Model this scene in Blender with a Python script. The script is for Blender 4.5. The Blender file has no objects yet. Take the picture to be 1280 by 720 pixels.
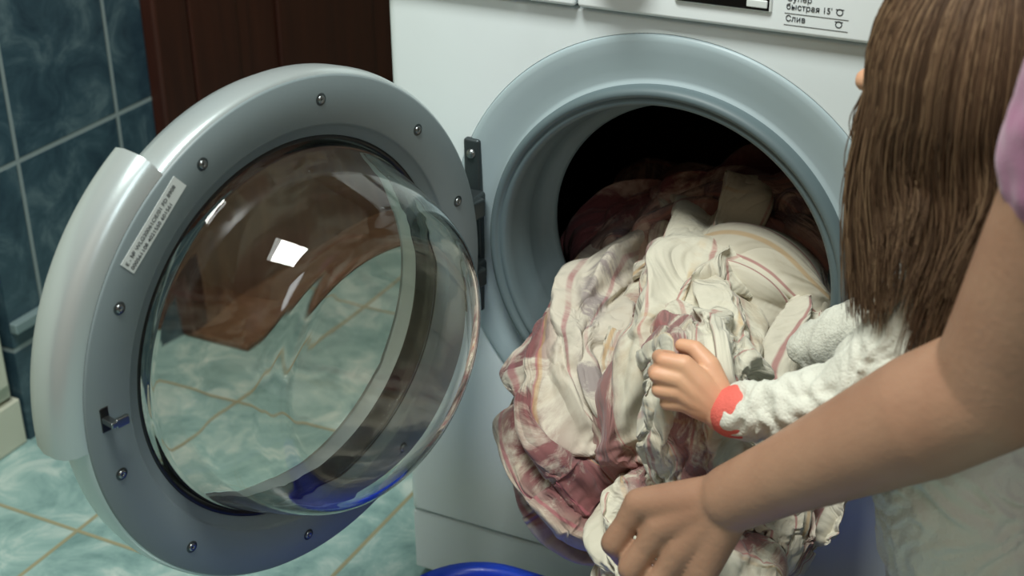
import bpy, bmesh, random
import numpy as np
from math import *
from mathutils import Vector, Matrix, noise
random.seed(4)
scene=bpy.context.scene
COL=scene.collection
def lin(c): 
    return tuple(((v/255)/12.92 if v/255<=.04045 else ((v/255+.055)/1.055)**2.4) for v in c)+(1,)
# ---------------------------------------------------------------- materials
def mat(name,col,rough=.5,metal=0.,spec=.5,trans=0.,ior=1.45,sss=0,bump=None,var=None,coat=0,sheen=0):
    m=bpy.data.materials.new(name);m.use_nodes=True;nt=m.node_tree;b=nt.nodes['Principled BSDF']
    b.inputs['Base Color'].default_value=lin(col);b.inputs['Roughness'].default_value=rough
    b.inputs['Metallic'].default_value=metal;b.inputs['Specular IOR Level'].default_value=spec
    b.inputs['Transmission Weight'].default_value=trans;b.inputs['IOR'].default_value=ior
    b.inputs['Coat Weight'].default_value=coat;b.inputs['Sheen Weight'].default_value=sheen
    if sss:
        b.inputs['Subsurface Weight'].default_value=sss;b.inputs['Subsurface Radius'].default_value=(.012,.004,.002);b.inputs['Subsurface Scale'].default_value=.5
    tc=nt.nodes.new('ShaderNodeTexCoord')
    if var:
        col2,scale,amt=var
        n=nt.nodes.new('ShaderNodeTexNoise');n.inputs['Scale'].default_value=scale;n.inputs['Detail'].default_value=4
        r=nt.nodes.new('ShaderNodeValToRGB');r.color_ramp.elements[0].position=.5-amt;r.color_ramp.elements[1].position=.5+amt
        r.color_ramp.elements[0].color=lin(col);r.color_ramp.elements[1].color=lin(col2)
        nt.links.new(tc.outputs['Object'],n.inputs['Vector']);nt.links.new(n.outputs['Fac'],r.inputs['Fac']);nt.links.new(r.outputs['Color'],b.inputs['Base Color'])
    if bump:
        scale,st=bump
        n=nt.nodes.new('ShaderNodeTexNoise');n.inputs['Scale'].default_value=scale;n.inputs['Detail'].default_value=3
        bp=nt.nodes.new('ShaderNodeBump');bp.inputs['Strength'].default_value=st;bp.inputs['Distance'].default_value=.001
        nt.links.new(tc.outputs['Object'],n.inputs['Vector']);nt.links.new(n.outputs['Fac'],bp.inputs['Height']);nt.links.new(bp.outputs['Normal'],b.inputs['Normal'])
    return m
def tile_mat(name,cA,cB,cV,grout,size,off,axes,rough,vein=9,gw=.004):
    m=bpy.data.materials.new(name);m.use_nodes=True;nt=m.node_tree;N=nt.nodes;L=nt.links;b=N['Principled BSDF']
    tc=N.new('ShaderNodeNewGeometry');sp=N.new('ShaderNodeSeparateXYZ');L.new(tc.outputs['Position'],sp.inputs[0])
    def mth(op,a,bv=None):
        n=N.new('ShaderNodeMath');n.operation=op
        for i,v in enumerate((a,bv)):
            if v is None: continue
            if hasattr(v,'type'): L.new(v,n.inputs[i])
            else: n.inputs[i].default_value=v
        return n.outputs[0]
    ms=[];ids=[]
    for k in range(2):
        v=mth('DIVIDE',mth('SUBTRACT',sp.outputs[axes[k]],off[k]),size[k])
        ids.append(mth('FLOOR',v))
        f=mth('FRACT',v);d=mth('MULTIPLY',mth('MINIMUM',f,mth('SUBTRACT',1.,f)),size[k]);ms.append(d)
    dist=mth('MINIMUM',ms[0],ms[1])
    gm=N.new('ShaderNodeMapRange');gm.inputs['From Min'].default_value=gw*.45;gm.inputs['From Max'].default_value=gw*.8
    L.new(dist,gm.inputs['Value'])
    cb=N.new('ShaderNodeCombineXYZ');L.new(ids[0],cb.inputs[0]);L.new(ids[1],cb.inputs[1])
    wn=N.new('ShaderNodeTexWhiteNoise');L.new(cb.outputs[0],wn.inputs['Vector'])
    ad=N.new('ShaderNodeVectorMath');ad.operation='MULTIPLY_ADD';L.new(wn.outputs['Color'],ad.inputs[0]);ad.inputs[1].default_value=(7,7,7);L.new(tc.outputs['Position'],ad.inputs[2])
    n1=N.new('ShaderNodeTexNoise');n1.inputs['Scale'].default_value=vein;n1.inputs['Detail'].default_value=9;n1.inputs['Roughness'].default_value=.66;n1.inputs['Distortion'].default_value=.7;L.new(ad.outputs[0],n1.inputs['Vector'])
    r=N.new('ShaderNodeValToRGB');e=r.color_ramp.elements;e[0].position=.32;e[0].color=lin(cA);e[1].position=.52;e[1].color=lin(cB)
    x=r.color_ramp.elements.new(.68);x.color=lin(cV);L.new(n1.outputs['Fac'],r.inputs['Fac'])
    mx=N.new('ShaderNodeMix');mx.data_type='RGBA';L.new(gm.outputs[0],mx.inputs['Factor']);mx.inputs['A'].default_value=lin(grout);L.new(r.outputs[0],mx.inputs['B'])
    L.new(mx.outputs['Result'],b.inputs['Base Color'])
    rr=N.new('ShaderNodeMapRange');L.new(gm.outputs[0],rr.inputs['Value']);rr.inputs['To Min'].default_value=.85;rr.inputs['To Max'].default_value=rough;L.new(rr.outputs[0],b.inputs['Roughness'])
    bp=N.new('ShaderNodeBump');bp.inputs['Distance'].default_value=.002;bp.inputs['Strength'].default_value=.5;L.new(gm.outputs[0],bp.inputs['Height']);L.new(bp.outputs[0],b.inputs['Normal'])
    return m
def thin_glass(name,tint):
    m=bpy.data.materials.new(name);m.use_nodes=True;nt=m.node_tree;N=nt.nodes;L=nt.links
    for n in list(N):
        if n.type!='OUTPUT_MATERIAL': N.remove(n)
    out=[n for n in N if n.type=='OUTPUT_MATERIAL'][0]
    t=N.new('ShaderNodeBsdfTransparent');t.inputs[0].default_value=lin(tint);g=N.new('ShaderNodeBsdfGlossy');g.inputs['Roughness'].default_value=.0
    lw=N.new('ShaderNodeLayerWeight');lw.inputs[0].default_value=.5
    pw=N.new('ShaderNodeMath');pw.operation='POWER';pw.inputs[1].default_value=5;L.new(lw.outputs['Facing'],pw.inputs[0])
    mr=N.new('ShaderNodeMath');mr.operation='MULTIPLY_ADD';mr.inputs[1].default_value=.7;mr.inputs[2].default_value=.05;L.new(pw.outputs[0],mr.inputs[0])
    mx=N.new('ShaderNodeMixShader');L.new(mr.outputs[0],mx.inputs[0]);L.new(t.outputs[0],mx.inputs[1]);L.new(g.outputs[0],mx.inputs[2]);L.new(mx.outputs[0],out.inputs[0])
    return m
M={}
M['white']=mat('washer_enamel',(224,234,236),.32,coat=.2,bump=(250,.03))
M['panel']=mat('washer_panel_plastic',(229,237,238),.4)
M['shroud']=mat('porthole_surround',(162,179,184),.42)
M['gasket']=mat('gasket_rubber',(92,108,112),.5,bump=(120,.1))
M['dark']=mat('dark_slot',(14,15,16),.4)
M['steel']=mat('drum_steel',(44,43,44),.35,metal=.8,bump=(60,.1))
M['ring']=mat('door_ring_plastic',(118,131,134),.45,bump=(300,.05))
M['silver']=mat('door_silver',(188,199,200),.3,metal=.5,bump=(400,.04))
M['glass']=mat('bowl_glass',(252,254,253),.0,trans=1,ior=1.4)
M['smoke']=thin_glass('window_clear_plastic',(242,234,226))
M['hinge']=mat('hinge_metal',(70,78,80),.4,metal=.7)
M['metal']=mat('screw_metal',(140,145,146),.3,metal=1)
M['label']=mat('label_paper',(215,222,220),.6)
M['ink']=mat('print_ink',(52,60,66),.6)
M['display']=mat('display_glass',(12,14,16),.15)
M['cream']=mat('cream_laminate',(205,208,190),.45,bump=(80,.05))
M['basin']=mat('blue_plastic',(18,62,190),.3)
M['skin']=mat('skin_adult',(170,134,109),.5,sss=.1,bump=(220,.35),var=((150,112,90),18,.3))
M['skinc']=mat('skin_child',(214,170,136),.5,sss=.12,bump=(260,.15),var=((202,146,116),25,.3))
M['nail']=mat('nail',(195,154,136),.3)
M['pink']=mat('pink_jersey',(150,92,126),.85,sheen=.3,bump=(500,.5))
M['shirt']=mat('white_jersey',(212,213,200),.9,sheen=.2,bump=(420,1.))
M['cuff']=mat('coral_cuff',(220,104,92),.8,bump=(500,.8))
M['denim']=mat('dark_trousers',(40,46,62),.9,bump=(400,.5))
M['lips']=mat('lips',(170,90,85),.5)
M['eye']=mat('eye_white',(225,225,220),.2)
M['sock']=mat('sock',(180,180,180),.9)
M['wallp']=mat('painted_wall',(128,118,100),.8,bump=(60,.1))
M['ceil']=mat('ceiling_paint',(220,222,215),.9,bump=(60,.05))
M['ledge']=mat('ledge_tile',(120,140,142),.4,bump=(60,.1))
M['hairbase']=mat('dark_brown_hair_base',(52,39,29),.8)
M['floor']=tile_mat('floor_marble_tile',(110,144,142),(148,180,176),(196,212,205),(150,146,116),(.338,.338),(-.39-.338*4,-.1-.338*9),(0,1),.22,vein=13,gw=.0045)
M['wtile']=tile_mat('wall_marble_tile',(36,57,70),(56,80,91),(92,113,120),(132,146,146),(.195,.25),(.098-.195*20,.39-.25*3),(1,2),.22,vein=15,gw=.005)
def wood(name,a,b_):
    m=mat(name,a,.45)
    nt=m.node_tree;N=nt.nodes;L=nt.links;b=N['Principled BSDF']
    tc=N.new('ShaderNodeTexCoord');mp=N.new('ShaderNodeMapping');mp.inputs['Scale'].default_value=(26,26,1.5)
    n=N.new('ShaderNodeTexNoise');n.inputs['Scale'].default_value=2;n.inputs['Detail'].default_value=6;n.inputs['Distortion'].default_value=.6
    r=N.new('ShaderNodeValToRGB');r.color_ramp.elements[0].position=.3;r.color_ramp.elements[0].color=lin(a);r.color_ramp.elements[1].position=.75;r.color_ramp.elements[1].color=lin(b_)
    L.new(tc.outputs['Object'],mp.inputs[0]);L.new(mp.outputs[0],n.inputs['Vector']);L.new(n.outputs['Fac'],r.inputs[0]);L.new(r.outputs[0],b.inputs['Base Color'])
    return m
M['wood']=wood('mahogany_wood',(46,20,12),(64,30,18))
M['oak']=wood('warm_wood',(112,78,52),(146,106,74))
M['wood_bright']=wood('brightened_door_wood',(84,62,46),(108,82,62))  # door brown with brightness put into the colour, for the view through the bowl
def hairmat():
    m=mat('brown_hair',(70,46,28),.62,spec=.25)
    nt=m.node_tree;N=nt.nodes;L=nt.links;b=N['Principled BSDF']
    oi=N.new('ShaderNodeNewGeometry');r=N.new('ShaderNodeValToRGB')
    r.color_ramp.elements[0].color=lin((62,46,33));r.color_ramp.elements[1].color=lin((132,108,82));r.color_ramp.elements.new(.6).color=lin((90,68,50))
    L.new(oi.outputs['Random Per Island'],r.inputs[0]);L.new(r.outputs[0],b.inputs['Base Color'])
    return m
M['hair']=hairmat()
def clothmat(name,base,stripes):
    m=mat(name,base,.9,sheen=.15);nt=m.node_tree;N=nt.nodes;L=nt.links;b=N['Principled BSDF']
    uv=N.new('ShaderNodeUVMap');sp=N.new('ShaderNodeSeparateXYZ');
    nz=N.new('ShaderNodeTexNoise');nz.inputs['Scale'].default_value=6;nz.inputs['Detail'].default_value=2;L.new(uv.outputs[0],nz.inputs['Vector'])
    ad=N.new('ShaderNodeVectorMath');ad.operation='MULTIPLY_ADD';L.new(nz.outputs['Color'],ad.inputs[0]);ad.inputs[1].default_value=(.03,.03,0);L.new(uv.outputs[0],ad.inputs[2]);L.new(ad.outputs[0],sp.inputs[0])
    cur=None
    def band(period,offs,width,color,strength,prev,patch=None,ax=0):
        mu=N.new('ShaderNodeMath');mu.operation='MULTIPLY_ADD';L.new(sp.outputs[ax],mu.inputs[0]);mu.inputs[1].default_value=1/period;mu.inputs[2].default_value=offs
        fr=N.new('ShaderNodeMath');fr.operation='FRACT';L.new(mu.outputs[0],fr.inputs[0])
        s=N.new('ShaderNodeMath');s.operation='SUBTRACT';L.new(fr.outputs[0],s.inputs[0]);s.inputs[1].default_value=.5
        a=N.new('ShaderNodeMath');a.operation='ABSOLUTE';L.new(s.outputs[0],a.inputs[0])
        mr=N.new('ShaderNodeMapRange');L.new(a.outputs[0],mr.inputs['Value']);mr.inputs['From Min'].default_value=width*.65/period;mr.inputs['From Max'].default_value=width*.3/period
        mr.inputs['To Min'].default_value=0;mr.inputs['To Max'].default_value=strength
        fac=mr.outputs[0]
        if patch:
            n=N.new('ShaderNodeTexNoise');n.inputs['Scale'].default_value=patch[0];n.inputs['Detail'].default_value=8;n.inputs['Roughness'].default_value=.7;n.inputs['Distortion'].default_value=1.2;L.new(uv.outputs[0],n.inputs['Vector'])
            r=N.new('ShaderNodeMapRange');L.new(n.outputs['Fac'],r.inputs['Value']);r.inputs['From Min'].default_value=patch[1];r.inputs['From Max'].default_value=patch[2]
            x=N.new('ShaderNodeMath');x.operation='MULTIPLY';L.new(fac,x.inputs[0]);L.new(r.outputs[0],x.inputs[1]);fac=x.outputs[0]
        mx=N.new('ShaderNodeMix');mx.data_type='RGBA';L.new(fac,mx.inputs['Factor'])
        if prev is None: mx.inputs['A'].default_value=lin(base)
        else: L.new(prev,mx.inputs['A'])
        mx.inputs['B'].default_value=lin(color);return mx.outputs['Result']
    for st in stripes: cur=band(*st[:5],cur,*st[5:])
    L.new(cur,b.inputs['Base Color'])
    n=N.new('ShaderNodeTexNoise');n.inputs['Scale'].default_value=70;n.inputs['Detail'].default_value=4;L.new(uv.outputs[0],n.inputs['Vector'])
    bp=N.new('ShaderNodeBump');bp.inputs['Strength'].default_value=.5;bp.inputs['Distance'].default_value=.002;L.new(n.outputs['Fac'],bp.inputs['Height'])
    mp=N.new('ShaderNodeMapping');mp.inputs['Scale'].default_value=(1,.35,1);L.new(uv.outputs[0],mp.inputs[0])
    n2=N.new('ShaderNodeTexNoise');n2.inputs['Scale'].default_value=28;n2.inputs['Detail'].default_value=3;n2.inputs['Distortion'].default_value=1.4;L.new(mp.outputs[0],n2.inputs['Vector'])
    s2=N.new('ShaderNodeMath');s2.operation='SUBTRACT';L.new(n2.outputs['Fac'],s2.inputs[0]);s2.inputs[1].default_value=.5
    a2=N.new('ShaderNodeMath');a2.operation='ABSOLUTE';L.new(s2.outputs[0],a2.inputs[0])
    b2=N.new('ShaderNodeBump');b2.inputs['Strength'].default_value=.9;b2.inputs['Distance'].default_value=.018;L.new(a2.outputs[0],b2.inputs['Height']);L.new(bp.outputs[0],b2.inputs['Normal'])
    L.new(b2.outputs[0],b.inputs['Normal'])
    return m
M['clothA']=clothmat('striped_sheet',(206,202,184),[(.5,.1,.45,(168,146,116),.5,(7,.5,.62)),(.24,.2,.065,(132,74,78),.85,(12,.43,.52)),(.030,.1,.0026,(166,92,92),.7,(10,.35,.55)),(.12,.6,.004,(190,152,96),.6,(6,.4,.55)),(.17,.6,.0035,(190,154,100),.5,(6,.4,.6),1)])
M['clothB']=clothmat('mauve_sheet',(200,193,177),[(.5,.3,.45,(164,142,116),.5,(8,.5,.62)),(.16,.35,.075,(112,54,60),.92,(14,.39,.49)),(.16,.85,.03,(96,80,96),.6,(18,.5,.58)),(.030,.3,.0028,(156,88,96),.75,(9,.35,.55)),(.11,.1,.0035,(186,150,96),.5)])
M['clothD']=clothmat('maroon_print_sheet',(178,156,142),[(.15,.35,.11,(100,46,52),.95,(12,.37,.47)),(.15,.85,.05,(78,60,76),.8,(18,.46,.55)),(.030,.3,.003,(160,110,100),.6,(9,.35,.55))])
M['clothC']=clothmat('check_sheet',(203,198,181),[(.5,.1,.45,(168,148,120),.45,(8,.5,.62)),(.024,.2,.0020,(154,92,94),.75),(.09,.5,.003,(194,154,96),.55),(.24,.3,.06,(128,70,74),.85,(13,.44,.53))])
# ---------------------------------------------------------------- helpers
def link(o,parent=None):
    COL.objects.link(o)
    if parent: o.parent=parent
    return o
def empty(name,loc=(0,0,0),rz=0):
    e=bpy.data.objects.new(name,None);e.location=loc;e.rotation_euler=(0,0,rz);e.empty_display_size=.05;COL.objects.link(e);return e
def mesh(name,verts,faces,m,parent=None,smooth=True,uvs=None):
    me=bpy.data.meshes.new(name);me.from_pydata([tuple(v) for v in verts],[],faces);me.update()
    if m: me.materials.append(m)
    for p in me.polygons: p.use_smooth=smooth
    if uvs is not None:
        ul=me.uv_layers.new(name='UVMap')
        for l in me.loops: ul.data[l.index].uv=uvs[l.vertex_index]
    return link(bpy.data.objects.new(name,me),parent)
def frombm(name,bm,m,parent=None,smooth=True):
    bmesh.ops.recalc_face_normals(bm,faces=bm.faces)
    me=bpy.data.meshes.new(name);bm.to_mesh(me);bm.free()
    if m: me.materials.append(m)
    for p in me.polygons: p.use_smooth=smooth
    o=link(bpy.data.objects.new(name,me),parent)
    return o
def box(name,lo,hi,m,parent=None,bev=0.,seg=3):
    bm=bmesh.new();bmesh.ops.create_cube(bm,size=1)
    for v in bm.verts:
        for k in range(3): v.co[k]=lo[k]+(v.co[k]+.5)*(hi[k]-lo[k])
    if bev: bmesh.ops.bevel(bm,geom=bm.edges[:],offset=bev,segments=seg,affect='EDGES',profile=.5)
    o=frombm(name,bm,m,parent,smooth=False)
    if bev:
        for p in o.data.polygons: p.use_smooth=True
        wn=o.modifiers.new('wn','WEIGHTED_NORMAL');wn.keep_sharp=True
    return o
def lathe(name,prof,m,parent=None,n=128,center=(0,0,0),a0=0,a1=360,closed=False,caps=False):
    full=abs(a1-a0)>=360;vs=[];fs=[];k=len(prof);cnt=n if full else n+1
    for i in range(cnt):
        a=radians(a0+(a1-a0)*i/n)
        for r,y in prof: vs.append((center[0]+r*cos(a),center[1]+y,center[2]+r*sin(a)))
    kk=k if closed else k-1
    for i in range(n):
        i2=(i+1)%cnt
        for j in range(kk):
            j2=(j+1)%k;fs.append((i*k+j,i*k+j2,i2*k+j2,i2*k+j))
    if caps and not full: fs.append(tuple(range(k)));fs.append(tuple(n*k+j for j in reversed(range(k))))
    o=mesh(name,vs,fs,m,parent)
    bm=bmesh.new();bm.from_mesh(o.data);bmesh.ops.remove_doubles(bm,verts=bm.verts,dist=1e-6);bmesh.ops.recalc_face_normals(bm,faces=bm.faces);bm.to_mesh(o.data);bm.free()
    for p in o.data.polygons:p.use_smooth=True
    if caps: autosmooth(o,60)
    return o
def autosmooth(o,ang=35):
    bm=bmesh.new();bm.from_mesh(o.data)
    for e in bm.edges:
        if len(e.link_faces)==2 and e.calc_face_angle(0)>radians(ang): e.smooth=False
    bm.to_mesh(o.data);bm.free()
def bake(o):
    bpy.context.view_layer.update()
    dg=bpy.context.evaluated_depsgraph_get();me=bpy.data.meshes.new_from_object(o.evaluated_get(dg));o.modifiers.clear();o.data=me
    for p in me.polygons:p.use_smooth=True
def organic(name,chains,m,parent=None,voxel=.004,smooth=8,disp=None,ell=[]):
    """one continuous surface fused from tapered limb chains [(point,radius),...]"""
    bm=bmesh.new()
    def ball(p,r,sc=(1,1,1)):
        mt=Matrix.Translation(Vector(p))@Matrix.Diagonal((*sc,1))
        bmesh.ops.create_icosphere(bm,subdivisions=3,radius=r,matrix=mt)
    for ch in chains:
        for (p,r) in ch: ball(p,r)
        for (p,r),(q,s) in zip(ch,ch[1:]):
            p=Vector(p);q=Vector(q);d=q-p;l=d.length
            if l<1e-6: continue
            mt=Matrix.Translation((p+q)/2)@d.to_track_quat('Z','Y').to_matrix().to_4x4()
            bmesh.ops.create_cone(bm,cap_ends=True,segments=32,radius1=r,radius2=s,depth=l,matrix=mt)
    for p,r,sc in ell: ball(p,r,sc)
    o=frombm(name,bm,m,parent)
    rm=o.modifiers.new('r','REMESH');rm.mode='VOXEL';rm.voxel_size=voxel;rm.use_smooth_shade=True
    sm=o.modifiers.new('s','SMOOTH');sm.factor=.6;sm.iterations=smooth
    bake(o)
    if disp:
        ns=[x.vector.copy() for x in o.data.vertex_normals]
        for v,nn in zip(o.data.vertices,ns): v.co+=nn*disp(v.co)
    if m and not o.data.materials: o.data.materials.append(m)
    return o
def text(name,body,loc,size,m,parent,rot=(pi/2,0,0),ext=.0002,align='LEFT'):
    cu=bpy.data.curves.new(name,'FONT');cu.body=body;cu.size=size;cu.extrude=ext;cu.align_x=align;cu.materials.append(m)
    o=bpy.data.objects.new(name,cu);link(o,parent);o.location=loc;o.rotation_euler=rot;return o
# ---------------------------------------------------------------- laundry (short cloth relaxation, then frozen)
def catmull(P,n):
    P=[np.array(p,float) for p in P];out=[];m=len(P)-1
    for k in range(n+1):
        s=k/n*m;i=min(int(s),m-1);t=s-i
        p0=P[max(i-1,0)];p1=P[i];p2=P[i+1];p3=P[min(i+2,m)]
        out.append(.5*((2*p1)+(-p0+p2)*t+(2*p0-5*p1+4*p2-p3)*t*t+(-p0+3*p1-3*p2+p3)*t**3))
    return np.array(out)
def tube(name,pts,rad,m,parent,seed,nphi=84,ns=90,scale=1.,amp=.26,k=1.35,ml=6,pins=(),tw=4,ustart=0,pinstart=True):
    C=catmull(pts,ns);R=catmull([(r,0,0) for r in rad],ns)[:,0]*scale
    T=np.gradient(C,axis=0);T/=np.linalg.norm(T,axis=1)[:,None];N=np.array([1.,0,0]) if abs(T[0][0])<.9 else np.array([0,0,1.])
    seg=np.r_[0,np.cumsum(np.linalg.norm(np.diff(C,axis=0),axis=1))];vs=[];uv=[];pin=[];nz=noise.noise;so=seed*17.3;Rm=float(np.mean(R))
    for i in range(ns+1):
        N=N-T[i]*(N@T[i]);N/=np.linalg.norm(N);B=np.cross(T[i],N);u=i/ns;s=seg[i]
        cap=min(1.,sqrt(max(0,1-(1-min(u/.08,1))**2)),sqrt(max(0,1-(1-min((1-u)/.08,1))**2)))
        for j in range(nphi):
            ph=2*pi*j/nphi;p2=ph+s*tw;cx,cy=cos(p2),sin(p2);d=0;sh=0
            if amp:
                w1=nz(Vector((cx*1.1+so,cy*1.1,s*ml*1.2)));w2=nz(Vector((cx*1.1,cy*1.1+so,s*ml*1.2+9)))
                a=nz(Vector((cx*k+so+w1*1.1,cy*k+w2*1.1,s*ml+w1)))
                b=nz(Vector((cx*k*2.2+w2*1.6,cy*k*2.2+so+w1*1.6,s*ml*2.4+w1)))
                d=amp*(2.1*abs(a)**.9-.45)+amp*.55*(1.6*abs(b)-.35);sh=.35*b+.25*w2
            r=R[i]*(1+d)*max(cap,.05);vs.append(tuple(C[i]+r*(cos(ph+sh)*N+sin(ph+sh)*B)))
            uv.append((ustart+(p2/(2*pi))*Rm*9,s*1.3))
            if (pinstart and i<=1) or any(abs(u-q[0])<q[1] for q in pins): pin.append(len(vs)-1)
    fs=[];
    for i in range(ns):
        for j in range(nphi): fs.append((i*nphi+j,i*nphi+(j+1)%nphi,(i+1)*nphi+(j+1)%nphi,(i+1)*nphi+j))
    o=mesh(name,vs,fs,m,parent,True,uv)
    ul=o.data.uv_layers[0].data;per=Rm*9
    for p in o.data.polygons:
        us=[ul[l].uv[0] for l in p.loop_indices];mxu=max(us)
        for l in p.loop_indices:
            if mxu-ul[l].uv[0]>per*.5: ul[l].uv[0]+=per
    if pin: g=o.vertex_groups.new(name='pin');g.add(pin,1.,'REPLACE')
    return o
L=empty('laundry')
specs=[
('sheet_center',[(.02,.20,.395),(.02,.12,.405),(.025,.03,.395),(.035,-.05,.365),(.045,-.075,.325),(.06,-.09,.28)],[.055,.070,.075,.072,.067,.050],'clothA',1,(),.02,-.26),
('sheet_left',[(-.07,.15,.395),(-.075,.05,.39),(-.045,-.045,.365),(-.014,-.070,.33),(.005,-.08,.30),(.035,-.09,.275)],[.04,.042,.046,.048,.046,.036],'clothB',2,(),0,-.26),
('sheet_pulled',[(.04,.02,.425),(.07,-.08,.435),(.098,-.168,.475),(.104,-.170,.43),(.10,-.155,.38),(.095,-.145,.32)],[.055,.05,.034,.042,.050,.046],'clothA',3,((.42,.03),),.11,-.12),
('sheet_right',[(.13,.13,.41),(.135,.05,.40),(.125,-.01,.375),(.12,-.06,.335),(.14,-.11,.295),(.165,-.13,.275)],[.05,.050,.048,.052,.050,.040],'clothC',8,(),0,-.2),
('sheet_lower',[(.03,-.12,.305),(.065,-.165,.295),(.12,-.178,.288),(.18,-.165,.28)],[.034,.050,.052,.038],'clothA',7,(),.2,-.2)]
cores=[];cl=[]
for n,p,r,mm,s,pins,us,shr in specs:
    c=tube(n+'_core',p,r,None,None,s,36,44,.60,0);c.modifiers.new('col','COLLISION');c.collision.thickness_outer=.003;c.collision.cloth_friction=20;cores.append(c)
for n,p,r,mm,s,pins,us,shr in specs:
    lg=n in('sheet_center','sheet_left','sheet_right')
    o=tube(n,p,r,M[mm],L,s,96,92,pins=pins,ustart=us,amp=.44 if lg else .30,ml=4.2 if lg else 6,tw=2 if lg else 4,k=1.6);cl.append(o)
    cm=o.modifiers.new('cloth','CLOTH');st=cm.settings
    st.quality=4;st.mass=.2;st.tension_stiffness=12;st.compression_stiffness=12;st.shear_stiffness=5;st.bending_stiffness=.05
    st.vertex_group_mass='pin';st.shrink_min=shr;st.air_damping=2
    cs=cm.collision_settings;cs.collision_quality=2;cs.distance_min=.003;cs.use_self_collision=True;cs.self_distance_min=.002
for f_ in range(1,11): scene.frame_set(f_)
dg=bpy.context.evaluated_depsgraph_get()
for o in cl:
    me=bpy.data.meshes.new_from_object(o.evaluated_get(dg));o.modifiers.clear();o.data=me
    for p in me.polygons:p.use_smooth=True
    ss=o.modifiers.new('ss','SUBSURF');ss.levels=1;ss.render_levels=1
for c in cores: bpy.data.objects.remove(c)
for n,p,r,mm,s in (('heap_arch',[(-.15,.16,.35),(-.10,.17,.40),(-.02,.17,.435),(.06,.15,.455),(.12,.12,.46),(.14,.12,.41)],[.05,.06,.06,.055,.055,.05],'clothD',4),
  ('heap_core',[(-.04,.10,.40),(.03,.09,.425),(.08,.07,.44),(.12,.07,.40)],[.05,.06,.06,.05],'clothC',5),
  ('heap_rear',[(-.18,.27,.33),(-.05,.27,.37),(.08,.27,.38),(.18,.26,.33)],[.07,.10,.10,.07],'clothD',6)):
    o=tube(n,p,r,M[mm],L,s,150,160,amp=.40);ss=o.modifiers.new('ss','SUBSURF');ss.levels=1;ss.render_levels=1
# ---------------------------------------------------------------- room
box('floor',(-1.6,-2.4,-.05),(1.8,1.35,0),M['floor'])
box('ceiling',(-1.6,-2.4,2.5),(1.8,1.35,2.55),M['ceil'])
box('wall_left',(-1.03,.035,0),(-.93,1.25,2.5),M['wtile'])
box('wall_left_niche',(-1.6,-2.3,0),(-1.5,.035,2.5),M['wallp'])
box('wall_niche_return',(-1.5,.035,0),(-1.03,.1,2.5),M['wallp'])
box('wall_back',(-1.03,1.25,0),(1.7,1.35,2.5),M['wallp'])
box('wall_right',(1.7,-2.3,0),(1.8,1.35,2.5),M['wallp'])
box('wall_front',(-1.6,-2.4,0),(1.8,-2.3,2.5),M['wallp'])
box('trim_1',(-.932,.035,.166),(-.918,.362,.182),M['ledge'],bev=.003)
d=empty('door_1')
box('casing_near',(-.932,.366,0),(-.905,.44,2.1),M['wood'],d,.006)
box('casing_far',(-.932,1.16,0),(-.905,1.235,2.1),M['wood'],d,.006)
box('casing_top',(-.932,.366,2.03),(-.905,1.235,2.1),M['wood'],d,.006)
box('leaf',(-.932,.44,.005),(-.92,1.16,2.03),M['wood'],d,.002)
box('stile_1',(-.921,.45,.01),(-.911,.56,2.02),M['wood'],d,.004)
box('stile_2',(-.921,1.04,.01),(-.911,1.15,2.02),M['wood'],d,.004)
for i,(a,b_) in enumerate(((.01,.2),(.9,1.02),(1.9,2.02))): box('rail_%d'%i,(-.921,.56,a),(-.912,1.04,b_),M['wood'],d,.004)
for i,(a,b_) in enumerate(((.25,.86),(1.07,1.86))): box('raised_panel_%d'%i,(-.921,.67,a),(-.914,.95,b_),M['wood'],d,.005)
box('brightened_door_base',(-.913,.40,.008),(-.903,1.20,.215),M['wood_bright'],d,.002)  # added paler board, brightens the brown seen through the glass bowl
box('threshold',(-.925,.366,0),(-.80,1.235,.012),M['wood_bright'],d,.004)
c=empty('cream_cabinet')
box('carcass',(-1.45,-1.3,.075),(-.935,.022,.9),M['cream'],c,.004)
box('plinth',(-1.45,-1.3,0),(-.93,.03,.07),M['cream'],c,.003)
for i in range(3): box('drawer_front_%d'%i,(-.937,-.63,.10+i*.265),(-.925,.012,.10+i*.265+.255),M['cream'],c,.003)
box('worktop',(-1.47,-1.3,.9),(-.92,.025,.935),M['ledge'],c,.005)
wr=empty('reflection_wardrobe')  # unseen wardrobe, added to give the glass bowl warm brown reflections
box('carcass',(-.9,-2.29,.0),(1.5,-1.85,2.1),M['oak'],wr,.005)
for i in range(4):
    box('door_leaf_%d'%i,(-.895+i*.6,-1.852,.08),(-.895+i*.6+.59,-1.83,2.06),M['oak'],wr,.005)
    box('handle_%d'%i,(-.895+i*.6+.52,-1.832,1.0),(-.895+i*.6+.535,-1.80,1.15),M['metal'],wr,.005)
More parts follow.
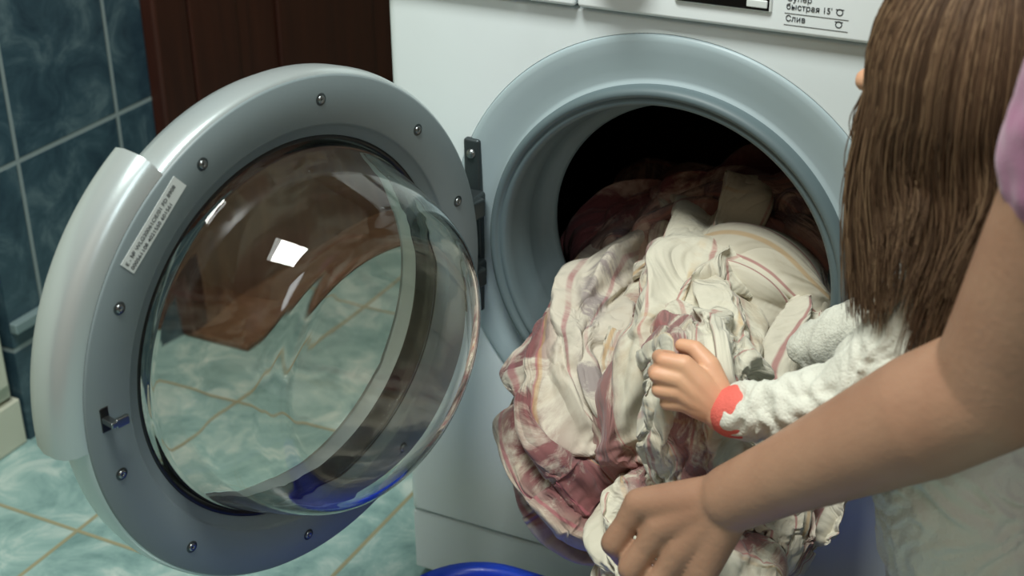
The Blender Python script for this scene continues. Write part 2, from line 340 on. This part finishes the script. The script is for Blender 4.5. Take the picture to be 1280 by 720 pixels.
# ---------------------------------------------------------------- washing machine
ZC=.4753
w=empty('washing_machine')
def front_panel():
    R=.2295;x0,x1,z0,z1=-.3,.3,.103,.7195
    angs=set(i*360/144 for i in range(144))
    for x,z in ((x0,z0),(x1,z0),(x1,z1),(x0,z1)): angs.add(degrees(atan2(z-ZC,x))%360)
    angs=sorted(angs);bm=bmesh.new();rings=[]
    for a in angs:
        ca,sa=cos(radians(a)),sin(radians(a));t=1e9
        if ca>1e-9:t=min(t,x1/ca)
        if ca<-1e-9:t=min(t,x0/ca)
        if sa>1e-9:t=min(t,(z1-ZC)/sa)
        if sa<-1e-9:t=min(t,(z0-ZC)/sa)
        row=[bm.verts.new((r*ca,y,ZC+r*sa)) for r,y in [(R,.012),(R,.0015),(R+.001,0)]]
        X=t*ca;Z=ZC+t*sa
        for ins,dy in ((.012,.0),(.006,.0012),(.002,.005),(0,.012),(0,.55)):
            xx=max(x0+ins,min(x1-ins,X)) ;zz=max(z0+(ins*.3),min(z1-ins*.3,Z))
            row.append(bm.verts.new((xx,dy,zz)))
        rings.append(row)
    n=len(rings)
    for i in range(n):
        A,B=rings[i],rings[(i+1)%n]
        for j in range(len(A)-1): bm.faces.new((A[j],A[j+1],B[j+1],B[j]))
    o=frombm('front_and_sides',bm,M['white'],w);autosmooth(o,40)
    wn=o.modifiers.new('wn','WEIGHTED_NORMAL');wn.keep_sharp=True;wn.weight=100
    return o
front_panel()
box('rear_panel',(-.3,.545,.02),(.3,.56,.85),M['white'],w,.004)
box('worktop',(-.3,.0,.835),(.3,.56,.85),M['white'],w,.006)
box('control_panel_right',(-.0905,-.010,.7225),(.3,.06,.838),M['panel'],w,.004)
box('detergent_drawer',(-.3,-.010,.7225),(-.0925,.06,.838),M['panel'],w,.004)
box('upper_case',(-.298,.05,.71),(.298,.55,.84),M['white'],w,.003)
box('kick_plate',(-.298,.003,.018),(.298,.03,.0995),M['white'],w,.003)
box('base_case',(-.297,.02,.015),(.297,.54,.11),M['white'],w,.003)
for i,(x,y) in enumerate(((-.25,.06),(.25,.06),(-.25,.5),(.25,.5))): lathe('foot_%d'%i,[(0,0),(.02,0),(.02,.018),(0,.018)],M['dark'],w,24).matrix_local=Matrix.Translation((x,y,0))@Matrix.Rotation(pi/2,4,'X')
box('display_bezel',(.004,-.0125,.7395),(.092,-.008,.80),M['label'],w,.002)
box('display_glass',(.006,-.0132,.7412),(.090,-.010,.798),M['display'],w,.001)
box('display_button',(.070,-.0142,.7435),(.0885,-.012,.7505),M['label'],w,.001)
lathe('program_dial',[(0,-.035),(.024,-.034),(.028,-.028),(.03,-.01)],M['silver'],w,64,center=(-.045,0,.785))
yt=-.0103
text('print_1',"Супер\nбыстрая 15'",(.104,yt,.7520),.0072,M['ink'],w)
text('print_2',"Слив",(.104,yt,.7345),.0072,M['ink'],w)
box('print_rule_1',(.103,-.0104,.7310),(.158,-.0098,.7313),M['ink'],w)
box('print_rule_2',(.103,-.0104,.7410),(.158,-.0098,.7413),M['ink'],w)
for i,z in enumerate((.7365,.747)):
    lathe('print_icon_%d'%i,[(.0022,-.0002),(.003,-.0002),(.003,.0003),(.0022,.0003)],M['ink'],w,20,center=(.150,-.0101,z),closed=True)
    box('print_icon_bar_%d'%i,(.1465,-.0103,z+.002),(.1535,-.0098,z+.0026),M['ink'],w)
lathe('porthole_surround',[(.2298,.0125),(.2298,-.0003),(.2275,-.0022),(.223,-.0026),(.212,-.0012),(.198,.0012),(.1885,.0022),(.1850,.002),(.1835,.0),(.180,.0)],M['shroud'],w,160,center=(0,0,ZC))
lathe('door_gasket',[(.183,.006),(.1832,-.009),(.1815,-.0135),(.178,-.0155),(.1745,-.014),(.173,-.010),(.1715,-.0110),(.1685,-.0115),(.1655,-.009),(.164,0),(.162,.018),(.158,.026),(.160,.034),(.158,.048),(.152,.056),(.146,.058),(.1435,.063),(.146,.070),(.165,.078)],M['gasket'],w,160,center=(0,0,ZC))
lathe('drum',[(.150,.074),(.160,.080),(.205,.086),(.236,.10),(.240,.12),(.240,.40),(.23,.42),(.0,.43)],M['steel'],w,128,center=(0,0,ZC))
for k in range(3):
    a=radians(90+120*k+25)
    o=box('drum_paddle_%d'%k,(-.02,.12,-.022),(.02,.39,.022),M['steel'],w,.012);o.matrix_local=Matrix.Translation((.225*cos(a),0,ZC+.225*sin(a)))@Matrix.Rotation(-a,4,'Y')
vs=[];fs=[]
for iy in range(12):
    for ia in range(60):
        a=radians(ia*6+(iy%2)*3);y=.125+iy*.024;R=.2392
        cx=Vector((R*cos(a),y,ZC+R*sin(a)));t=Vector((-sin(a),0,cos(a)));u=Vector((0,1,0));b0=len(vs)
        for k in range(8): vs.append(cx+(t*cos(k*pi/4)+u*sin(k*pi/4))*.003)
        fs.append(tuple(range(b0,b0+8)))
mesh('drum_perforations',vs,fs,M['dark'],w)
box('hinge_plate',(-.214,-.006,.385),(-.196,.006,.575),M['hinge'],w,.003)
box('hinge_knuckle_upper',(-.212,-.036,.500),(-.190,-.003,.522),M['hinge'],w,.004)
box('hinge_knuckle_lower',(-.212,-.036,.425),(-.190,-.003,.447),M['hinge'],w,.004)
for z in (.56,.40): lathe('hinge_screw_%d'%int(z*100),[(0,-.009),(.004,-.009),(.005,-.006)],M['metal'],w,20,center=(-.205,0,z))
# ---------------------------------------------------------------- open door
TH=1.8085
dr=empty('washer_door',(-.2381,-.2587,ZC),-TH);dr.parent=w
lathe('inner_ring',[(.2312,-.006),(.2312,-.001),(.2295,0),(.1895,0),(.1875,-.0015),(.1865,-.0045),(.178,-.0055),(.1765,-.009),(.1735,-.010),(.1715,-.020)],M['ring'],dr,160)
lathe('glass_seal',[(.1775,-.0085),(.1765,-.0068),(.1735,-.0068),(.172,-.012),(.170,-.03)],M['dark'],dr,160)
lathe('outer_shell',[(.2308,-.002),(.2325,-.0025),(.2345,-.006),(.236,-.016),(.2345,-.03),(.229,-.043),(.218,-.052),(.20,-.0565),(.182,-.058),(.176,-.056),(.172,-.048),(.172,-.02)],M['silver'],dr,160)
lathe('outer_window',[(0,-.0505),(.172,-.0495)],M['smoke'],dr,96)
T=.0035
outer=[(.1715,-.028),(.1712,-.006),(.168,.003),(.162,.024),(.155,.046),(.147,.068),(.139,.083),(.131,.091),(.122,.0960),(.110,.098),(.09,.097),(.05,.095),(0,.094)]
inner=[(0,.094-T),(.05,.095-T),(.09,.097-T),(.108,.098-T),(.1195,.0960-T),(.1275,.091-T*.7),(.1355,.083-T*.5),(.1435,.068-T*.3),(.1515,.046),(.1585,.024),(.1645,.003),(.1675,-.006),(.1675,-.028)]
def smooth_prof(p,n=6):
    out=[]
    for i in range(len(p)-1):
        p0=p[max(i-1,0)];p1=p[i];p2=p[i+1];p3=p[min(i+2,len(p)-1)]
        for k in range(n):
            t=k/n;out.append(tuple(.5*((2*p1[a])+(-p0[a]+p2[a])*t+(2*p0[a]-5*p1[a]+4*p2[a]-p3[a])*t*t+(-p0[a]+3*p1[a]-3*p2[a]+p3[a])*t**3) for a in range(2)))
    out.append(p[-1]);return [(max(r,0),y) for r,y in out]
lathe('glass_bowl',smooth_prof(outer)+smooth_prof(inner),M['glass'],dr,192,closed=True)
lathe('door_grip',[(.2318,-.0015),(.242,-.003),(.249,-.008),(.2525,-.016),(.2535,-.030),(.250,-.044),(.243,-.053),(.232,-.057),(.215,-.056),(.215,-.045),(.2318,-.030)],M['silver'],dr,64,a0=-3,a1=56,closed=True,caps=True)
for i,a in enumerate((28,64,100,136,164,-12,-45,-85,-122)):
    a=radians(a);cx,cz=.2105*cos(a),.2105*sin(a)
    lathe('screw_recess_%d'%i,[(.0,.0006),(.0048,.0007),(.0056,.0001)],M['hinge'],dr,24,center=(cx,0,cz))
    lathe('screw_%d'%i,[(.0008,.0008),(.0012,.0018),(.0032,.0018),(.0036,.0006)],M['metal'],dr,20,center=(cx,0,cz))
lb=empty('label',(0,0,0));lb.parent=dr
box('label_strip',(-.040,0,-.0078),(.040,.0004,.0078),M['label'],lb)
text('label_print_1',"E - № WLG20061OE/01 FD 8908",(.038,.0006,.0010),.0052,M['ink'],lb,rot=(pi/2,0,pi),ext=.0001)
text('label_print_2',"000561108 4021550 601561",(.038,.0006,-.0055),.0052,M['ink'],lb,rot=(pi/2,0,pi),ext=.0001)
la=radians(47)
lb.matrix_local=Matrix.Translation((.2125*cos(la),.0002,.2125*sin(la)))@Matrix.Rotation(-(la-pi/2),4,'Y')
lt=radians(3)
ll=empty('latch',(.2135*cos(lt),0,.2135*sin(lt)));ll.parent=dr
box('latch_slot',(-.004,-.001,-.011),(.004,.0008,.011),M['dark'],ll,.0008)
box('latch_hook_arm',(-.0035,0,-.002),(.0035,.014,.003),M['metal'],ll,.001)
box('latch_hook_tip',(-.0135,.010,-.004),(-.001,.014,.004),M['metal'],ll,.001)
box('hinge_arm_upper',(-.246,-.014,.026),(-.205,-.002,.046),M['hinge'],dr,.003)
box('hinge_arm_lower',(-.246,-.014,-.05),(-.205,-.002,-.03),M['hinge'],dr,.003)
# ---------------------------------------------------------------- basin
def rrect(cx,cy,hx,hy,r,n=12):
    out=[]
    for (sx,sy,a0) in ((1,1,0),(-1,1,90),(-1,-1,180),(1,-1,270)):
        for i in range(n+1):
            a=radians(a0+90*i/n);out.append((cx+sx*(hx-r)+r*cos(a),cy+sy*(hy-r)+r*sin(a)))
    return out
def basin():
    lay=[(-.05,.003),(-.045,.0),(0,.146),(.004,.1505),(.013,.1515),(.0155,.148),(.0155,.141),(.0125,.141),(.012,.1475),(.005,.147),(.002,.141),(-.043,.006),(-.05,.006)]
    bm=bmesh.new();rings=[]
    for off,z in lay:
        rings.append([bm.verts.new((x,y,z)) for x,y in rrect(.035,-.258,.222+off,.142+off,max(.075+off,.01))])
    for A,B in zip(rings,rings[1:]):
        n=len(A)
        for i in range(n): bm.faces.new((A[i],A[(i+1)%n],B[(i+1)%n],B[i]))
    bm.faces.new(rings[0]);bm.faces.new(rings[-1])
    return frombm('laundry_basin',bm,M['basin'])
basin()
# ---------------------------------------------------------------- people
def nail(p,dirv,nrm,s,parent,name):
    d=Vector(dirv).normalized();n=Vector(nrm);n=(n-d*n.dot(d)).normalized();b=d.cross(n)
    bm=bmesh.new();bmesh.ops.create_uvsphere(bm,u_segments=16,v_segments=10,radius=1)
    mt=Matrix((( d.x*s*1.15,b.x*s*.8,n.x*s*.3,p[0]),(d.y*s*1.15,b.y*s*.8,n.y*s*.3,p[1]),(d.z*s*1.15,b.z*s*.8,n.z*s*.3,p[2]),(0,0,0,1)))
    bm.transform(mt);frombm(name,bm,M['nail'],parent)
A=empty('woman')
Sh=(.41,-.33,.86);El=(.350,-.293,.589);Wr=(.166,-.273,.429)
def lerp(a,b,t): return tuple(a[i]+(b[i]-a[i])*t for i in range(3))
K=[(.090,-.277,.402),(.112,-.285,.391),(.133,-.290,.379),(.151,-.292,.366)]
F=[[(.073,-.289,.366),(.077,-.274,.343),(.088,-.256,.334)],[(.092,-.297,.352),(.095,-.283,.327),(.105,-.265,.318)],
   [(.113,-.301,.340),(.117,-.287,.316),(.127,-.269,.308)],[(.134,-.301,.332),(.139,-.289,.312),(.148,-.273,.305)]]
ch=[[(Sh,.052),(lerp(Sh,El,.5),.047),(lerp(Sh,El,.85),.045),(El,.045),(lerp(El,Wr,.25),.045),(lerp(El,Wr,.5),.038),(lerp(El,Wr,.8),.030),(Wr,.027)]]
fr=[.0104,.0106,.0102,.0090]
for k in range(4):
    r=fr[k];root=lerp(Wr,K[k],.15)
    ch.append([(root,.020),(lerp(Wr,K[k],.6),.0165),(K[k],.0136),(lerp(K[k],F[k][0],.5),r*1.0),(F[k][0],r*1.05),(lerp(F[k][0],F[k][1],.5),r*.94),(F[k][1],r*.95),(F[k][2],r*.8)])
ch.append([((.152,-.262,.418),.018),((.128,-.250,.402),.016),((.106,-.240,.382),.0115),((.098,-.240,.360),.0102),((.098,-.243,.346),.009)])
organic('arm_and_hand',ch,M['skin'],A,voxel=.0020,smooth=7)
for k in range(4):
    d_=Vector(F[k][2])-Vector(F[k][1]);nrm=Vector((-.4,-.7,-.5));p=Vector(F[k][2])+Vector((-.3,-.75,-.6)).normalized()*fr[k]*.62
    nail(p,d_,nrm,.0055,A,'nail_%d'%k)
Hd=(.41,-.17,1.05)
organic('head_and_neck',[[((.50,-.20,.86),.06),((.47,-.195,.93),.05),((.44,-.18,.99),.05)],[((.345,-.165,1.035),.012),((.325,-.165,1.02),.012)],[((.41,-.255,1.045),.016),((.415,-.258,1.06),.014)],[((.41,-.085,1.045),.016),((.415,-.082,1.06),.014)],
  [((.50,-.06,.86),.05),((.47,-.02,.70),.043),((.45,-.02,.60),.04),((.36,-.06,.50),.028)],[((.36,-.06,.50),.022),((.32,-.08,.475),.018),((.29,-.10,.46),.009)],[((.36,-.06,.50),.022),((.31,-.065,.47),.016),((.285,-.08,.45),.009)],[((.36,-.06,.50),.022),((.315,-.05,.465),.014),((.29,-.06,.445),.009)],[((.36,-.06,.50),.018),((.33,-.04,.46),.012),((.30,-.045,.44),.008)],[((.35,-.08,.495),.018),((.33,-.10,.49),.011),((.31,-.115,.48),.009)]],
  M['skin'],A,voxel=.004,smooth=4,ell=[(Hd,.09,(.98,.88,1.2)),((.37,-.17,.985),.055,(1,.95,.8))])
for s in (-1,1):
    organic('eye_%s'%('l' if s<0 else 'r'),[[((.332,-.17+s*.032,1.055),.011)]],M['eye'],A,voxel=.002,smooth=1)
organic('mouth',[[((.336,-.185,.992),.006),((.330,-.17,.990),.008),((.336,-.155,.992),.006)]],M['lips'],A,voxel=.002,smooth=1)
hem=lerp(Sh,El,.37)
def foldt(co): return .004*noise.noise(co*26)+.002*noise.noise(co*60)
organic('pink_tshirt',[[(hem,.056),(Sh,.060),((.49,-.24,.865),.06),((.50,-.10,.87),.06),((.475,-.04,.77),.055)],[((.50,-.28,.82),.07),((.60,-.29,.62),.10),((.72,-.30,.42),.11)],[((.52,-.12,.82),.07),((.62,-.15,.62),.10),((.73,-.16,.42),.11)],[((.53,-.20,.80),.09),((.66,-.22,.52),.11),((.72,-.23,.42),.11)]],M['pink'],A,voxel=.005,smooth=3,disp=foldt)
organic('trousers',[[((.74,-.29,.36),.115),((.77,-.33,.24),.11),((.62,-.36,.13),.08),((.54,-.37,.075),.07),((.74,-.37,.06),.055),((.92,-.36,.05),.042)],[((.74,-.16,.36),.115),((.77,-.12,.24),.11),((.64,-.09,.13),.08),((.56,-.08,.075),.07),((.74,-.08,.06),.055),((.92,-.08,.05),.042)],[((.74,-.29,.33),.11),((.74,-.16,.33),.11)]],M['denim'],A,voxel=.008,smooth=4)
organic('sock_l',[[((.91,-.36,.045),.036),((1.0,-.36,.04),.034),((1.08,-.37,.035),.026)]],M['sock'],A,voxel=.005)
organic('sock_r',[[((.91,-.08,.045),.036),((1.0,-.08,.04),.034),((1.08,-.07,.035),.026)]],M['sock'],A,voxel=.005)
def strands(name,parent,hc,rad,face,n,zend,drop,seed,r=.0008):
    rnd=random.Random(seed);cu=bpy.data.curves.new(name,'CURVE');cu.dimensions='3D';cu.bevel_depth=r;cu.bevel_resolution=0;cu.resolution_u=1
    clumps=[rnd.uniform(0,2*pi) for _ in range(44)];cz={c:rnd.uniform(0,.06) for c in clumps}
    fa=atan2(face[1],face[0])
    for i in range(n):
        al=rnd.uniform(0,2*pi);da=(al-fa+pi)%(2*pi)-pi
        if abs(da)<radians(30): continue
        cl=min(clumps,key=lambda c:abs((c-al+pi)%(2*pi)-pi));off=rnd.uniform(0,.007)
        pts=[];th0=rnd.uniform(.05,.8)
        rx,ry,rz=(q+off for q in rad);wv=al*2.2+rnd.uniform(0,.9)
        for k in range(7):
            th=th0+(1.72-th0)*k/6
            pts.append(Vector((hc[0]+rx*sin(th)*cos(al),hc[1]+ry*sin(th)*sin(al),hc[2]+rz*cos(th))))
        last=pts[-1];ze=zend+cz[cl]+rnd.uniform(-.015,.06);H=max(last.z-ze,.02);jx=rnd.gauss(0,.004);jy=rnd.gauss(0,.004)
        for k in range(1,10):
            t=k/9;a2=al+((cl-al+pi)%(2*pi)-pi)*t*t*.5
            rr=1-.2*t
            x=hc[0]+rx*rr*cos(a2)+drop[0]*t*t+.005*(sin(wv+t*5)-sin(wv))+jx*t;y=hc[1]+ry*rr*sin(a2)+drop[1]*t*t+.005*(cos(wv+t*4.4)-cos(wv))+jy*t
            pts.append(Vector((x,y,last.z-H*t)))
        sp=cu.splines.new('POLY');sp.points.add(len(pts)-1)
        for q,(pp,p) in enumerate(zip(sp.points,pts)): pp.co=(*p,1);pp.radius=1 if q<11 else max(.3,1-(q-10)*.13)
    cu.materials.append(M['hair']);o=link(bpy.data.objects.new(name,cu),parent)
    bpy.context.view_layer.update();dg=bpy.context.evaluated_depsgraph_get()
    me=bpy.data.meshes.new_from_object(o.evaluated_get(dg));bpy.data.objects.remove(o)
    for p in me.polygons:p.use_smooth=True
    link(bpy.data.objects.new(name,me),parent)
strands('long_hair',A,(.42,-.17,1.055),(.095,.086,.112),(-1,0),900,.86,(.03,0),3,r=.0012)
organic('hair_mass',[[((.45,-.17,1.07),.075),((.48,-.17,.99),.06),((.50,-.17,.92),.05)]],M['hairbase'],A,voxel=.006)
Cd=empty('child')
W2=(.136,-.217,.468);E2=(.237,-.212,.500);S2=(.292,-.20,.575)
kk=[(.103,-.222,.507),(.101,-.227,.496),(.102,-.228,.485),(.106,-.226,.475)]
ff=[[(.086,-.224,.508),(.077,-.210,.502),(.082,-.196,.496)],[(.083,-.230,.497),(.076,-.215,.490),(.083,-.200,.485)],[(.086,-.231,.484),(.080,-.216,.477),(.087,-.203,.474)],[(.092,-.229,.472),(.088,-.217,.466),(.094,-.207,.464)]]
ch=[[(E2,.022),(lerp(E2,W2,.6),.019),(W2,.0165)]]
for k in range(4):
    r=[.0064,.0066,.0063,.0057][k]
    ch.append([(lerp(W2,kk[k],.2),.0125),(lerp(W2,kk[k],.65),.011),(kk[k],.0085),(ff[k][0],r*1.05),(ff[k][1],r),(ff[k][2],r*.85)])
ch.append([((.130,-.210,.482),.011),((.118,-.203,.500),.009),((.103,-.197,.509),.0072),((.091,-.196,.509),.006)])
organic('hand',ch,M['skinc'],Cd,voxel=.0014,smooth=5)
Ch=(.292,-.165,.765)
organic('head',[[((.31,-.155,.62),.035),((.300,-.16,.69),.036)],[((.220,-.158,.75),.008),((.211,-.157,.742),.009)],[((.293,-.229,.755),.012),((.295,-.230,.768),.011)],[((.293,-.092,.755),.012),((.295,-.09,.768),.011)]],M['skinc'],Cd,voxel=.003,smooth=4,ell=[(Ch,.075,(1.0,.92,1.12)),((.268,-.16,.715),.043,(1,1,.8))])
for s in (-1,1): organic('eye_%s'%('l' if s<0 else 'r'),[[((.225,-.162+s*.028,.768),.009)]],M['eye'],Cd,voxel=.002,smooth=1)
organic('mouth',[[((.231,-.172,.722),.004),((.227,-.16,.720),.006),((.231,-.148,.722),.004)]],M['lips'],Cd,voxel=.0015,smooth=1)
def fold(co):
    q=Vector((co.x*34+2*noise.noise(co*20),co.y*16,co.z*24+2*noise.noise(co*18)))
    return .0055*(.55-1.8*abs(noise.noise(q)))+.0028*(.5-1.6*abs(noise.noise(q*2.3)))
organic('white_shirt',[[(lerp(W2,E2,.16),.0215),(lerp(W2,E2,.7),.029),(E2,.034),(lerp(E2,S2,.5),.037),(S2,.043)],[((.30,-.20,.57),.05),((.33,-.20,.45),.07),((.36,-.19,.32),.078)],[((.31,-.10,.57),.05),((.34,-.105,.45),.07),((.36,-.11,.32),.078)],[((.30,-.15,.60),.045),((.35,-.15,.45),.075),((.38,-.15,.32),.08)],
  [((.31,-.10,.575),.042),((.25,-.07,.51),.034),((.17,-.06,.46),.024)]],M['shirt'],Cd,voxel=.0028,smooth=4,disp=fold)
organic('coral_cuff',[[(lerp(W2,E2,.09),.0215),(lerp(W2,E2,.15),.0225)]],M['cuff'],Cd,voxel=.0015,smooth=2)
organic('trousers',[[((.37,-.19,.31),.072),((.38,-.20,.18),.055),((.39,-.20,.05),.04)],[((.37,-.11,.31),.072),((.38,-.10,.18),.055),((.39,-.10,.05),.04)]],M['denim'],Cd,voxel=.005)
for s,y in (('l',-.20),('r',-.10)): organic('shoe_'+s,[[((.40,y,.03),.03),((.35,y,.027),.027),((.32,y,.024),.022)]],M['sock'],Cd,voxel=.004)
strands('long_hair',Cd,(.302,-.168,.765),(.082,.081,.096),(-1,.5),9500,.585,(.0,-.03),5,r=.0005)
organic('hair_mass',[[((.303,-.17,.775),.072),((.305,-.185,.72),.058),((.298,-.200,.67),.042),((.292,-.215,.65),.026)]],M['hairbase'],Cd,voxel=.005)
# ---------------------------------------------------------------- lights, world, camera
def area(name,loc,tgt,size,power,col,sy=None):
    l=bpy.data.lights.new(name,'AREA');l.energy=power;l.color=col;l.size=size
    if sy: l.shape='RECTANGLE';l.size_y=sy
    o=bpy.data.objects.new(name,l);o.location=loc;o.rotation_euler=(Vector(tgt)-Vector(loc)).to_track_quat('-Z','Y').to_euler();COL.objects.link(o);return o
area('ceiling_lamp',(-.1,-.8,2.42),(-.1,-.6,0),.75,52,(.97,1,.95),.5)
area('fill_light',(1.5,-1.5,2.0),(.1,0,.5),.7,11,(.9,.98,1),.9)  # added soft fill from the right, no window stands there
wd=bpy.data.worlds.new('world');scene.world=wd;wd.use_nodes=True;wd.node_tree.nodes['Background'].inputs[0].default_value=(.5,.75,.8,1);wd.node_tree.nodes['Background'].inputs[1].default_value=.2
scene.view_settings.view_transform='Standard'
yaw,p,roll=.4698,.4674,-.0115
f=Vector((-sin(yaw)*cos(p),cos(yaw)*cos(p),-sin(p)));r=Vector((cos(yaw),sin(yaw),0));u=r.cross(f)
r2=r*cos(roll)+u*sin(roll);u2=-r*sin(roll)+u*cos(roll)
cam=bpy.data.cameras.new('camera');co=bpy.data.objects.new('camera',cam);COL.objects.link(co)
co.matrix_world=Matrix(((r2.x,u2.x,-f.x,.4485),(r2.y,u2.y,-f.y,-1.2071),(r2.z,u2.z,-f.z,1.1003),(0,0,0,1)))
cam.sensor_width=36;cam.lens=1849.2/1280*36;cam.clip_start=.05
cam.dof.use_dof=True;cam.dof.focus_distance=1.36;cam.dof.aperture_fstop=6.
scene.camera=co
